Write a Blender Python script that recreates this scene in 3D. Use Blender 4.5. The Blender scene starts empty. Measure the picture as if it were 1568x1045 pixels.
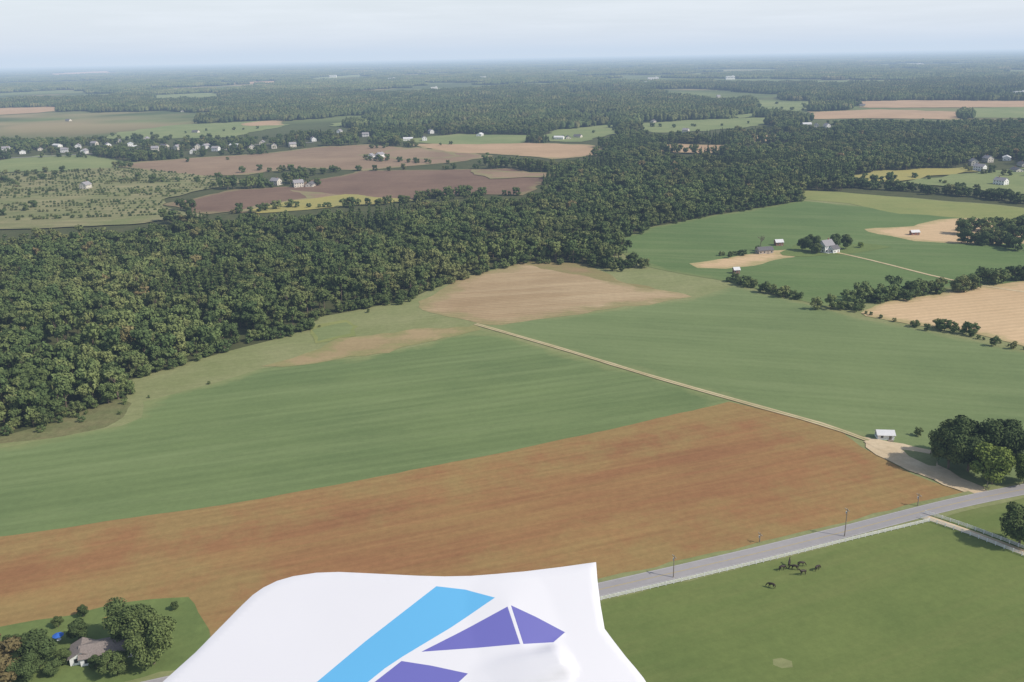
import bpy, bmesh, math, random
import numpy as np
from mathutils import Vector, Matrix, geometry, noise
random.seed(7); rng=np.random.default_rng(7)
sc=bpy.context.scene
# ------------------------------------------------------------------ survey camera
W,H,F,CH=1568.,1045.,1358.,150.
p=math.atan((522.5-86)/F); ro=math.radians(1.06)
f=np.array([0,math.cos(p),-math.sin(p)]); r0=np.array([1.,0,0]); u0=np.array([0,math.sin(p),math.cos(p)])
R=r0*math.cos(ro)-u0*math.sin(ro); U=u0*math.cos(ro)+r0*math.sin(ro); C=np.array([0,0,CH])
def ray(u,v): return f+R*(u-784)/F-U*(v-522.5)/F
def gp(u,v):
    d=ray(u,v); z=min(d[2],-0.0025); t=CH/-z
    return np.array([d[0]*t,d[1]*t])
def proj(P):
    q=P-C; z=q@f; z=np.where(z<1,1,z)
    return np.stack([784+F*(q@R)/z,522.5-F*(q@U)/z],-1)
def pip(P,poly):
    x,y=P[:,0],P[:,1]; ins=np.zeros(len(P),bool); n=len(poly); j=n-1
    for i in range(n):
        xi,yi=poly[i]; xj,yj=poly[j]
        if yi!=yj:
            ins^=((yi>y)!=(yj>y))&(x<(xj-xi)*(y-yi)/(yj-yi)+xi)
        j=i
    return ins
cam=bpy.data.cameras.new("camera"); co=bpy.data.objects.new("camera",cam); sc.collection.objects.link(co); sc.camera=co
cam.sensor_width=36; cam.lens=36*F/W; cam.clip_start=0.05; cam.clip_end=300000
m=Matrix.Identity(4)
for i in range(3):
    m[i][0]=R[i]; m[i][1]=U[i]; m[i][2]=-f[i]; m[i][3]=C[i]
co.matrix_world=m
sc.view_settings.view_transform='Standard'; sc.view_settings.look='None'; sc.view_settings.exposure=0
# ------------------------------------------------------------------ light
saz,sel=math.radians(112),math.radians(43)
sd=Vector((math.sin(saz)*math.cos(sel),math.cos(saz)*math.cos(sel),math.sin(sel)))
sl=bpy.data.lights.new("sun",'SUN'); sl.energy=3.8; sl.angle=math.radians(.5); sl.color=(1,.94,.86)
so=bpy.data.objects.new("sun",sl); sc.collection.objects.link(so); so.rotation_euler=sd.to_track_quat('Z','Y').to_euler(); so.location=(0,0,400)
w=bpy.data.worlds.new("World"); sc.world=w; w.use_nodes=True; nt=w.node_tree; N=nt.nodes; L=nt.links
bg=N['Background']; sky=N.new('ShaderNodeTexSky'); sky.sky_type='NISHITA'; sky.sun_disc=False
sky.sun_elevation=sel; sky.sun_rotation=saz; sky.altitude=150; sky.air_density=1; sky.dust_density=1.8; sky.ozone_density=1.
tc=N.new('ShaderNodeTexCoord'); mp=N.new('ShaderNodeMapping'); mp.inputs['Scale'].default_value=(2.2,2.2,30)
cn=N.new('ShaderNodeTexNoise'); cn.inputs['Scale'].default_value=2.4; cn.inputs['Detail'].default_value=7; cn.inputs['Roughness'].default_value=.6
cr=N.new('ShaderNodeMapRange'); cr.inputs[1].default_value=.4; cr.inputs[2].default_value=.7; cr.inputs[3].default_value=.82; cr.inputs[4].default_value=1.
sx=N.new('ShaderNodeSeparateXYZ'); el=N.new('ShaderNodeMapRange'); el.inputs[1].default_value=0.02; el.inputs[2].default_value=.34; el.inputs[3].default_value=1; el.inputs[4].default_value=.12
ml=N.new('ShaderNodeMath'); ml.operation='MULTIPLY'
mx=N.new('ShaderNodeMix'); mx.data_type='RGBA'; mx.inputs[7].default_value=(7.4,7.9,8.3,1)
L.new(tc.outputs['Generated'],mp.inputs[0]); L.new(mp.outputs[0],cn.inputs[0]); L.new(cn.outputs[0],cr.inputs[0])
L.new(tc.outputs['Generated'],sx.inputs[0]); L.new(sx.outputs[2],el.inputs[0]); L.new(el.outputs[0],ml.inputs[0]); L.new(cr.outputs[0],ml.inputs[1]); L.new(ml.outputs[0],mx.inputs[0])
L.new(sky.outputs[0],mx.inputs[6]); L.new(mx.outputs[2],bg.inputs[0]); bg.inputs[1].default_value=.122
# ------------------------------------------------------------------ materials
def lin(c): return tuple(((x/255)/12.92 if x<=10 else ((x/255+.055)/1.055)**2.4) for x in c)+(1,)
def newmat(n,rough=.9,spec=.15):
    mt=bpy.data.materials.new(n); mt.use_nodes=True; b=mt.node_tree.nodes['Principled BSDF']
    b.inputs['Roughness'].default_value=rough; b.inputs['Specular IOR Level'].default_value=spec
    return mt,mt.node_tree.nodes,mt.node_tree.links,b
def simple(n,c,rough=.8,spec=.2,var=.12,scale=1.5):
    mt,N,L,b=newmat(n,rough,spec)
    t=N.new('ShaderNodeTexCoord'); z=N.new('ShaderNodeTexNoise'); z.inputs['Scale'].default_value=scale; z.inputs['Detail'].default_value=6
    q=N.new('ShaderNodeMapRange'); q.inputs[3].default_value=1-var; q.inputs[4].default_value=1+var; q.inputs[1].default_value=.3; q.inputs[2].default_value=.7
    v=N.new('ShaderNodeVectorMath'); v.operation='SCALE'; v.inputs[0].default_value=c[:3]
    L.new(t.outputs['Object'],z.inputs[0]); L.new(z.outputs[0],q.inputs[0]); L.new(q.outputs[0],v.inputs['Scale']); L.new(v.outputs[0],b.inputs['Base Color'])
    return mt
def nz(N,L,src,scale,detail=5,rough=.6):
    n=N.new('ShaderNodeTexNoise'); n.inputs['Scale'].default_value=scale; n.inputs['Detail'].default_value=detail; n.inputs['Roughness'].default_value=rough
    L.new(src,n.inputs[0]); return n.outputs[0]
def mr(N,L,src,a,b,c,d):
    q=N.new('ShaderNodeMapRange'); 
    for i,x in zip((1,2,3,4),(a,b,c,d)): q.inputs[i].default_value=x
    L.new(src,q.inputs[0]); return q.outputs[0]
def mixc(N,L,fac,a,b):
    q=N.new('ShaderNodeMix'); q.data_type='RGBA'
    L.new(fac,q.inputs[0])
    for s,x in ((6,a),(7,b)):
        if isinstance(x,tuple): q.inputs[s].default_value=x
        else: L.new(x,q.inputs[s])
    return q.outputs[2]
def math2(N,L,op,a,b):
    q=N.new('ShaderNodeMath'); q.operation=op
    for s,x in ((0,a),(1,b)):
        if isinstance(x,(int,float)): q.inputs[s].default_value=x
        else: L.new(x,q.inputs[s])
    return q.outputs[0]
def fieldmat(n,cA,cB,cE=None,ang=0,streak=.12,ew=14,fine=.12,lat=.3,big=.01,rows=0,ra=.05,em=.85,cS=None):
    mt,N,L,b=newmat(n,.95,.05)
    g=N.new('ShaderNodeNewGeometry'); pos=g.outputs['Position']
    m1=N.new('ShaderNodeMapping'); m1.inputs['Rotation'].default_value=(0,0,-ang); L.new(pos,m1.inputs[0])
    m2=N.new('ShaderNodeMapping'); m2.inputs['Scale'].default_value=(.012,lat,1); L.new(m1.outputs[0],m2.inputs[0])
    col=mixc(N,L,mr(N,L,nz(N,L,pos,big,8,.66),.36,.64,0,1),lin(cA),lin(cB))
    if cS:
        m3=N.new('ShaderNodeMapping'); m3.inputs['Scale'].default_value=(.006,.06,1); L.new(m1.outputs[0],m3.inputs[0])
        col=mixc(N,L,mr(N,L,nz(N,L,m3.outputs[0],1,7,.72),.46,.66,0,.75),col,lin(cS))
    if cE:
        a=N.new('ShaderNodeAttribute'); a.attribute_name='edge'
        e=math2(N,L,'ADD',a.outputs['Fac'],mr(N,L,nz(N,L,pos,.04,6,.7),.3,.7,-ew*.9,ew*.9))
        col=mixc(N,L,mr(N,L,e,0,ew,em,0),col,lin(cE))
    s=mr(N,L,nz(N,L,m2.outputs[0],1,6,.75),.3,.7,1-streak,1+streak)
    fn=mr(N,L,nz(N,L,pos,.35,7,.85),.3,.7,1-fine,1+fine)
    s=math2(N,L,'MULTIPLY',s,fn)
    if rows:
        wv=N.new('ShaderNodeTexWave'); wv.wave_type='BANDS'; wv.bands_direction='Y'; wv.inputs['Scale'].default_value=rows; wv.inputs['Distortion'].default_value=1.5; wv.inputs['Detail'].default_value=4; wv.inputs['Detail Scale'].default_value=.05
        L.new(m1.outputs[0],wv.inputs[0]); s=math2(N,L,'MULTIPLY',s,mr(N,L,wv.outputs[1],0,1,1-ra,1+ra))
    v=N.new('ShaderNodeVectorMath'); v.operation='SCALE'; L.new(col,v.inputs[0]); L.new(s,v.inputs['Scale']); L.new(v.outputs[0],b.inputs['Base Color'])
    return mt
def rowang(a,b):
    A,B=gp(*a),gp(*b); return math.atan2(B[1]-A[1],B[0]-A[0])
def folmat(n,stops,mul=1.,patchy=False):
    mt,N,L,b=newmat(n,.85,.05)
    oi=N.new('ShaderNodeObjectInfo'); g=N.new('ShaderNodeNewGeometry')
    cr=N.new('ShaderNodeValToRGB'); e=cr.color_ramp.elements
    while len(e)<len(stops): e.new(.5)
    for i,(q,c) in enumerate(stops): e[i].position=q; e[i].color=lin(c)
    L.new(oi.outputs['Random'],cr.inputs[0]); col=cr.outputs[0]
    if patchy: col=mixc(N,L,mr(N,L,nz(N,L,g.outputs['Position'],.011,4,.65),.5,.66,0,.6),col,lin((120,117,76)))
    a=mr(N,L,nz(N,L,g.outputs['Position'],.006,5,.65),.3,.7,.68*mul,1.3*mul)
    c=mr(N,L,nz(N,L,g.outputs['Position'],.45,4,.7),.3,.7,.7,1.3)
    s=math2(N,L,'MULTIPLY',a,c)
    v=N.new('ShaderNodeVectorMath'); v.operation='SCALE'; L.new(col,v.inputs[0]); L.new(s,v.inputs['Scale']); L.new(v.outputs[0],b.inputs['Base Color'])
    return mt
M={}
M['fol']=folmat('foliage_forest',[(0,(74,90,56)),(.3,(86,101,61)),(.6,(96,109,66)),(.9,(108,117,72)),(.98,(116,119,76)),(1,(126,110,78))],1.05,True)
M['fold']=folmat('foliage_dark',[(0,(74,88,54)),(.5,(82,96,58)),(1,(94,106,63))],1.0)
M['folb']=folmat('foliage_light',[(0,(104,120,58)),(1,(114,127,64))],1.1)
M['folr']=folmat('foliage_russet',[(0,(114,96,68)),(1,(100,95,64))],1.0)
M['fol2']=folmat('foliage_distant',[(0,(74,88,58)),(.5,(86,99,62)),(.9,(100,108,70)),(1,(114,113,80))],1.0,True)
M['bark']=simple('bark',lin((110,98,84)))
M['white']=simple('white_paint',(.78,.78,.76,1),.6,.3,.05)
M['cream']=simple('cream_siding',(.62,.58,.5,1),.7)
M['tansid']=simple('tan_siding',(.42,.36,.3,1),.7)
M['roof']=simple('asphalt_shingle',(.14,.135,.14,1),.9,.1,.2,3)
M['roof2']=simple('grey_shingle',(.28,.27,.28,1),.9,.1,.15,3)
M['roofb']=simple('brown_shingle',(.24,.205,.185,1),.9,.1,.2,3)
M['roofm']=simple('metal_roof',(.62,.62,.62,1),.5,.4,.06)
M['brick']=simple('brick',(.3,.15,.11,1),.9,.1,.2,8)
M['glass']=simple('window_glass',(.03,.035,.045,1),.15,.6,.1)
M['wood']=simple('weathered_wood',(.24,.2,.16,1),.9)
M['dark']=simple('dark_metal',(.08,.08,.08,1),.5,.4)
M['asph']=fieldmat('asphalt',(156,152,151),(146,143,143),None,rowang((917,903),(1290,818)),.05,fine=.07)
M['line_w']=simple('road_line_white',(.5,.5,.48,1))
M['line_y']=simple('road_line_yellow',(.45,.34,.1,1))
M['gravel']=fieldmat('gravel',(204,186,156),(184,164,132),None,0,.06,fine=.14,big=.06)
M['dirt']=fieldmat('dirt_track',(194,178,144),(172,156,120),None,0,.05,fine=.12,big=.05)
M['horse']=simple('horse_coat',(.035,.022,.015,1),.5,.3,.3,3)
aG1=rowang((0,800),(740,690)); aG2=rowang((860,560),(1300,590)); aB=rowang((200,860),(1100,690))
M['g1']=fieldmat('green_crop',(99,115,74),(110,125,80),(126,133,88),aG1,.07,6,rows=.045,lat=.25,fine=.1,ra=.035,cS=(118,132,88))
M['g2']=fieldmat('green_crop_b',(104,119,78),(114,128,84),(126,133,90),aG2,.05,6,rows=.05,fine=.1,ra=.02,cS=(120,133,90))
M['brown']=fieldmat('ripening_soybean',(136,98,68),(147,110,74),(144,124,80),aB,.1,30,fine=.15,big=.012,rows=.09,lat=.4,ra=.02,em=.75,cS=(150,124,80))
M['past']=fieldmat('pasture',(97,111,62),(108,120,68),(116,124,76),.4,.04,6,fine=.12,big=.02,cS=(114,120,72))
M['grass']=fieldmat('rough_grass',(122,128,84),(135,137,96),None,.3,.08,fine=.18,big=.03)
M['tanc']=fieldmat('stubble_tan',(152,130,99),(168,147,115),(140,133,92),rowang((660,470),(1000,450)),.09,14,rows=.08,ra=.07,cS=(178,158,126))
M['tand']=fieldmat('stubble_dark',(138,118,88),(148,128,96),(132,126,84),0,.08,14)
M['tans']=fieldmat('bare_tan',(150,133,98),(162,143,108),(132,132,86),0,.06,9)
M['tanr']=fieldmat('stubble_pale',(186,160,124),(196,170,134),(158,148,104),rowang((1340,480),(1560,460)),.07,9,rows=.06)
M['dkg']=fieldmat('dark_green_crop',(91,111,67),(101,120,73),(116,126,80),aG2,.05,8,cS=(112,126,82))
M['yel']=fieldmat('yellow_crop',(156,147,86),(148,143,90),None,0,.1,big=.02)
M['yelg']=fieldmat('yellow_green',(136,138,86),(124,132,80),None,0,.1,big=.02)
M['soil']=fieldmat('plowed_red_soil',(110,89,75),(126,104,87),(130,120,88),rowang((300,315),(700,285)),.1,10)
M['soil2']=fieldmat('pale_red_soil',(130,110,90),(148,127,104),(134,130,92),0,.14,14,big=.008)
M['orange']=fieldmat('orange_soil',(162,137,108),(176,149,119),(142,134,96),0,.1,12)
M['lgreen']=fieldmat('light_green_field',(114,126,82),(130,137,92),None,0,.12)
M['olive']=fieldmat('nursery_ground',(114,119,79),(136,131,96),None,0,.22,lat=.08,big=.02)
M['lawn']=fieldmat('lawn',(98,113,66),(109,123,72),None,0,.03,fine=.15,big=.05)
M['scrub']=fieldmat('field_margin',(118,114,80),(102,108,70),None,0,.1,fine=.3,big=.06)
# ground
mt,N,L,b=newmat('ground_soil',.95,.05); g=N.new('ShaderNodeNewGeometry')
c=mixc(N,L,mr(N,L,nz(N,L,g.outputs['Position'],.0016,7,.6),.42,.6,0,1),lin((84,94,60)),lin((112,122,78)))
c=mixc(N,L,mr(N,L,nz(N,L,g.outputs['Position'],.0011,3,.5),.53,.62,0,.8),c,lin((152,136,104)))
c2=mixc(N,L,mr(N,L,nz(N,L,g.outputs['Position'],.08,5,.6),.3,.7,0,1),lin((70,77,50)),lin((88,89,60)))
ln=N.new('ShaderNodeVectorMath'); ln.operation='LENGTH'; L.new(g.outputs['Position'],ln.inputs[0])
c=mixc(N,L,mr(N,L,ln.outputs['Value'],1800,2600,0,1),c2,c); L.new(c,b.inputs['Base Color']); M['ground']=mt
# ------------------------------------------------------------------ mesh builder
class MB:
    def __init__(s): s.v=[];s.f=[];s.m=[]
    def add(s,vs,fs,mi=0):
        o=len(s.v); s.v+=[tuple(x) for x in vs]; s.f+=[tuple(i+o for i in q) for q in fs]; s.m+=[mi]*len(fs)
    def box(s,c,d,mi=0,rz=0):
        cs,sn=math.cos(rz),math.sin(rz); vs=[]
        for z in(-1,1):
            for y in(-1,1):
                for x in(-1,1):
                    X,Y=x*d[0]/2,y*d[1]/2; vs.append((c[0]+X*cs-Y*sn,c[1]+X*sn+Y*cs,c[2]+z*d[2]/2))
        s.add(vs,[(0,2,3,1),(4,5,7,6),(0,1,5,4),(2,6,7,3),(0,4,6,2),(1,3,7,5)],mi)
    def tube(s,a,b,ra,rb,n=7,mi=0):
        a,b=Vector(a),Vector(b); d=(b-a).normalized(); t=d.orthogonal().normalized(); q=d.cross(t); vs=[]
        for P,r in((a,ra),(b,rb)):
            for i in range(n):
                A=i*2*math.pi/n; vs.append(P+(t*math.cos(A)+q*math.sin(A))*r)
        s.add(vs,[(i,(i+1)%n,(i+1)%n+n,i+n) for i in range(n)]+[tuple(range(n,2*n)),tuple(range(n-1,-1,-1))],mi)
    def mesh(s,n,mats):
        me=bpy.data.meshes.new(n); me.from_pydata(s.v,[],s.f)
        for x in mats: me.materials.append(x)
        me.polygons.foreach_set('material_index',s.m); me.update(); return me
def obj(n,me,loc=(0,0,0),rz=0,s=1,parent=None,coll=None):
    o=bpy.data.objects.new(n,me); (coll or sc.collection).objects.link(o); o.location=loc; o.rotation_euler=(0,0,rz)
    o.scale=(s,s,s) if not isinstance(s,tuple) else s
    if parent: o.parent=parent
    return o
# ------------------------------------------------------------------ ground sheet
tk=[0,150,300,500,800,1200,1700,2400,3500,5000,8000,12000,20000,35000,60000,90000]
T=[-x for x in tk[:0:-1]]+tk; n=len(T)
me=bpy.data.meshes.new('ground'); me.from_pydata([(x,y,0) for y in T for x in T],[],[(j*n+i,j*n+i+1,(j+1)*n+i+1,(j+1)*n+i) for j in range(n-1) for i in range(n-1)])
me.materials.append(M['ground']); obj('ground',me)
def densify(px,closed,step_k=.012,jit=.0):
    P=[gp(*q) for q in px]; out=[]; n=len(P)
    for i in range(n if closed else n-1):
        a,b=P[i],P[(i+1)%n]; d=np.linalg.norm(b-a); st=max(4,np.linalg.norm((a+b)/2)*step_k); k=max(1,int(d/st))
        nrm=np.array([-(b-a)[1],(b-a)[0]])/(d+1e-6)
        for j in range(k):
            q=a+(b-a)*j/k
            if jit: q=q+nrm*noise.noise(Vector((q[0]*.03,q[1]*.03,3.3)))*jit*st+nrm*noise.noise(Vector((q[0]*.2,q[1]*.2,7)))*jit*st*.35
            out.append(q)
    if not closed: out.append(P[-1])
    return out
zc=[.05]
def field(name,px,mat,near=True,jit=.5,dz=.015):
    zc[0]+=dz; z=zc[0]; B=densify(px,True,.012,jit); Bn=np.array(B); nb=len(B)
    dist=np.linalg.norm(Bn.mean(0)); pts=[Vector(b) for b in B]
    mn,mxx=Bn.min(0),Bn.max(0); s=max(9,dist*.02,math.sqrt((mxx-mn).prod()/4000))
    gx,gy=np.meshgrid(np.arange(mn[0],mxx[0],s),np.arange(mn[1],mxx[1],s)); G=np.stack([gx.ravel(),gy.ravel()],-1)
    if len(G): 
        G=G[pip(G,B)]; pts+=[Vector(q) for q in G]
    ed=[(i,(i+1)%nb) for i in range(nb)]
    r=geometry.delaunay_2d_cdt(pts,ed,[],1,1e-3); V=np.array([tuple(q) for q in r[0]]); Fs=[tuple(q) for q in r[2]]
    cen=np.array([V[list(q)].mean(0) for q in Fs]); k=pip(cen,B); Fs=[q for q,kk in zip(Fs,k) if kk]
    A=Bn; Bb=np.roll(Bn,-1,0); best=np.full(len(V),1e9)
    for a,b in zip(A,Bb):
        ab=b-a; t=np.clip(((V-a)@ab)/(ab@ab+1e-9),0,1); best=np.minimum(best,np.linalg.norm(V-(a+t[:,None]*ab),axis=1))
    me=bpy.data.meshes.new(name); me.from_pydata([(x,y,z) for x,y in V],[],Fs)
    at=me.attributes.new('edge','FLOAT','POINT'); at.data.foreach_set('value',best.astype(np.float32))
    me.materials.append(M[mat]); 
    bm=bmesh.new(); bm.from_mesh(me)
    for q in bm.faces:
        if q.normal.z<0: q.normal_flip()
    bm.to_mesh(me); bm.free(); obj(name,me)
NEAR=[(-500,700),(0,668),(60,655),(120,634),(192,610),(185,585),(250,565),(340,538),(355,527),(470,505),(475,488),(540,472),(612,463),(640,448),(700,428),(790,402),(880,404),(940,412),(990,405),(935,372),(1000,347),(1100,328),(1230,308),(1232,292),(1300,295),(1400,303),(1568,318),(2000,350),(2200,1500),(-600,1500)]
field('grass',[(-500,702),(0,670),(60,657),(120,636),(192,612),(185,587),(250,567),(340,540),(470,505),(475,488),(612,463),(700,428),(790,402),(880,404),(940,412),(935,372),(1000,347),(1230,308),(1232,292),(1400,303),(1568,318),(1900,340),(2100,1100),(1200,1500),(-300,1500),(-900,1100)],'grass')
field('field_margin',[(-200,690),(0,668),(60,652),(120,632),(190,608),(205,618),(190,640),(160,655),(80,672),(-200,702)],'scrub')
field('green_crop_field',[(-500,745),(0,686),(100,668),(190,652),(215,640),(218,615),(330,588),(400,565),(500,552),(560,548),(640,530),(735,506),(800,524),(1120,612),(1110,660),(740,720),(0,850),(-500,920)],'g1',jit=.3)
field('green_crop_field',[(742,499),(900,481),(1060,458),(1125,438),(1260,473),(1320,489),(1400,503),(1560,538),(1900,610),(1900,715),(1568,750),(1500,745),(1425,705),(1330,672),(1290,661),(1120,613),(860,536)],'g2',jit=.3)
field('soybean_field',[(-500,915),(0,822),(200,795),(400,765),(560,735),(740,700),(900,667),(1060,630),(1117,615),(1290,660),(1318,684),(1395,727),(1482,757),(1440,769),(1290,806),(1160,838),(1030,867),(917,893),(600,969),(330,1030),(322,965),(285,915),(100,945),(0,962),(-500,1050)],'brown',jit=.35)
field('stubble_field',[(640,462),(700,430),(800,401),(900,405),(960,432),(1060,455),(900,480),(750,498),(700,489),(650,475)],'tanc',jit=.9)
field('stubble_field',[(800,402),(900,405),(960,432),(1000,444),(900,425),(830,412)],'tand',jit=1.2)
field('bare_soil',[(400,562),(450,549),(520,519),(620,508),(730,497),(735,505),(650,524),(560,546),(515,553)],'tans',jit=1.5)
field('grass_hollow',[(480,527),(470,503),(530,490),(556,500),(545,515),(520,518)],'yelg',jit=1)
field('grass_hollow',[(488,523),(478,506),(530,494),(548,501),(538,512),(515,516)],'lgreen',jit=1)
field('green_crop_field',[(932,372),(1000,348),(1100,329),(1230,308),(1380,322),(1568,343),(1900,380),(1900,440),(1490,434),(1330,464),(1260,470),(1120,434),(985,408)],'dkg',jit=.4)
field('yellow_crop_field',[(1230,292),(1290,295),(1400,304),(1568,319),(1900,345),(1900,375),(1568,345),(1480,334),(1380,328),(1300,312),(1232,306)],'yelg')
field('stubble_field',[(1058,405),(1140,391),(1215,382),(1225,392),(1180,402),(1110,414),(1070,411)],'tanr',jit=.8)
field('stubble_field',[(1325,352),(1400,347),(1440,337),(1490,335),(1568,345),(1700,352),(1600,375),(1475,373),(1400,370),(1345,359)],'tanr',jit=.6)
field('stubble_field',[(1318,480),(1360,462),(1480,442),(1568,432),(1900,432),(1900,600),(1568,532),(1480,508),(1400,499),(1325,485)],'tanr',jit=.4)
field('pasture',[(917,912),(1100,872),(1290,826),(1400,795),(1480,776),(1568,762),(1900,700),(2300,1400),(300,1400),(360,1045),(600,990)],'past',jit=.1)
field('bare_spot',[(1186,1014),(1196,1011),(1210,1014),(1212,1021),(1198,1023),(1188,1020)],'grass',jit=.5)
field('lawn',[(-500,1052),(0,962),(110,945),(185,925),(283,918),(318,965),(335,1035),(200,1060),(-500,1200)],'lawn')
field('gravel_yard',[(1318,668),(1345,672),(1420,690),(1432,714),(1470,733),(1512,750),(1500,758),(1482,757),(1445,744),(1395,720),(1345,697),(1325,686)],'gravel',jit=.8)
field('grass',[(1382,690),(1424,697),(1430,712),(1410,712)],'grass',jit=1)
field('farmyard_grass',[(1200,392),(1215,375),(1330,372),(1360,378),(1300,390),(1240,395)],'lawn',jit=1)
zc[0]=.45
FAR=[('green_field',[(-300,250),(0,246),(60,238),(130,238),(215,250),(150,262),(-300,268)],'lgreen'),
('pale_soil_field',[(180,256),(215,248),(400,236),(480,226),(560,222),(700,232),(760,240),(690,250),(560,262),(470,258),(380,268),(290,272)],'soil2'),
('plowed_field',[(250,314),(330,296),(400,288),(440,286),(480,276),(560,262),(735,260),(780,258),(850,272),(800,300),(720,298),(640,306),(560,313),(480,318),(320,329)],'soil'),
('stubble_field',[(440,292),(520,298),(560,300),(400,325),(330,330),(380,318),(470,304)],'soil2'),
('yellow_crop_field',[(380,322),(450,308),(530,298),(580,302),(640,309),(560,314),(500,320),(400,327)],'yel'),
('orange_soil_field',[(620,222),(740,218),(900,222),(940,236),(850,244),(770,238),(690,234)],'orange'),
('stubble_field',[(545,238),(640,226),(720,240),(620,246)],'soil2'),
('pale_field',[(600,216),(700,206),(830,208),(800,220),(680,222)],'lgreen'),
('green_field',[(815,216),(850,200),(940,190),(950,204),(890,218)],'lgreen'),
('green_field',[(955,192),(1060,184),(1180,180),(1190,190),(1080,201),(1000,204)],'lgreen'),
('stubble_field',[(1000,224),(1040,221),(1115,223),(1105,236),(1015,234)],'orange'),
('stubble_field',[(1130,216),(1160,207),(1205,207),(1212,213),(1140,221)],'orange'),
('stubble_field',[(1240,172),(1350,168),(1480,172),(1475,184),(1330,182),(1228,184)],'orange'),
('green_field',[(1482,166),(1600,164),(1800,166),(1800,184),(1480,181)],'lgreen'),
('green_field',[(1152,153),(1200,157),(1252,158),(1225,172),(1155,166)],'lgreen'),
('stubble_field',[(1300,156),(1400,154),(1700,156),(1700,164),(1330,166)],'orange'),
('pale_field',[(160,208),(260,193),(350,188),(432,184),(434,193),(350,212),(170,214)],'lgreen'),
('stubble_field',[(370,190),(430,184),(434,192),(385,194)],'orange'),
('stubble_field',[(-200,170),(0,166),(90,164),(92,171),(0,177),(-200,180)],'orange'),
('green_field',[(228,146),(340,142),(336,149),(235,152)],'lgreen'),
('nursery',[(-300,280),(0,268),(180,258),(300,268),(380,278),(255,304),(245,318),(312,332),(200,345),(100,350),(-300,365)],'olive'),
('yellow_crop_field',[(1278,274),(1340,264),(1480,257),(1500,264),(1430,272),(1370,281),(1290,284)],'yel'),
('green_field',[(1370,281),(1430,272),(1500,264),(1568,258),(1800,258),(1800,318),(1568,300),(1480,290)],'lgreen'),
('plowed_field',[(720,262),(850,266),(856,272),(740,276)],'soil2'),
('pale_field',[(860,137),(960,134),(955,138),(870,141)],'lgreen'),('stubble_field',[(60,114),(180,108),(180,111),(62,117)],'orange'),
('green_field',[(470,120),(560,114),(560,117),(480,123)],'lgreen'),('pale_field',[(1120,178),(1180,172),(1182,176),(1130,182)],'lgreen'),
('pale_field',[(500,190),(560,186),(570,190),(510,195)],'lgreen'),('stubble_field',[(640,172),(720,168),(725,171),(650,176)],'soil2'),('pale_field',[(870,177),(950,172),(960,177),(890,183)],'lgreen'),
('pale_field',[(1440,140),(1560,137),(1570,141),(1450,145)],'lgreen'),('stubble_field',[(330,128),(430,124),(430,127),(335,131)],'orange'),('pale_field',[(700,150),(780,146),(785,149),(705,153)],'lgreen')]
for n_,px,mk in FAR: field(n_,px,mk,jit=.9,dz=.03)
CLEAR=[NEAR]+[q[1] for q in FAR]
# ------------------------------------------------------------------ roads
def ribbon(name,px,width,mat,z,off=0,pts=None):
    P=pts if pts is not None else np.array(densify(px,False,.02,0)); 
    for _ in range(3): P[1:-1]=(P[:-2]+2*P[1:-1]+P[2:])/4
    t=np.gradient(P,axis=0); t/=np.linalg.norm(t,axis=1)[:,None]; nn=np.stack([-t[:,1],t[:,0]],-1)
    wj=np.array([1+.22*noise.noise(Vector((x*.15,y*.15,4))) if mat in('dirt','gravel','grass') else 1 for x,y in P])[:,None]
    a=P+nn*(off+width/2*wj); b=P+nn*(off-width/2*wj); k=len(P)
    me=bpy.data.meshes.new(name); me.from_pydata([(x,y,z) for x,y in b]+[(x,y,z) for x,y in a],[],[(i,i+1,k+i+1,k+i) for i in range(k-1)]); me.materials.append(M[mat]); return obj(name,me)
RD=[(-300,1170),(100,1085),(300,1040),(500,998),(700,954),(917,905),(1040,877),(1160,849),(1290,817),(1400,788),(1480,768),(1568,751),(1800,705),(2100,650)]
ribbon('road_verge',RD,10.5,'grass',.36); ribbon('road',RD,6.6,'asph',.42)
for o_ in(-3.0,3.0): ribbon('road_edge_line',RD,.10,'line_w',.425,o_)
for o_ in(-.14,.14): ribbon('road_centre_line',RD,.10,'line_y',.425,o_)
ribbon('dirt_track',[(728,497),(760,506),(860,535),(1000,578),(1120,612),(1220,640),(1290,658),(1330,676)],3.0,'dirt',.37)
ribbon('track_grass_strip',[(728,497),(760,506),(860,535),(1000,578),(1120,612),(1220,640),(1290,658),(1330,676)],.6,'grass',.385)
ribbon('dirt_track',[(1330,676),(1380,700),(1440,732),(1505,756)],6,'gravel',.38)
ribbon('farm_drive',[(1270,385),(1340,400),(1420,422),(1500,440),(1600,452)],2.6,'dirt',.39)
DR=[(1413,792),(1470,810),(1568,848),(1700,900)]
ribbon('driveway',DR,3.2,'gravel',.40)
ribbon('village_road',[(-50,246),(120,238),(300,226),(480,219)],6,'asph',.9)
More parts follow.
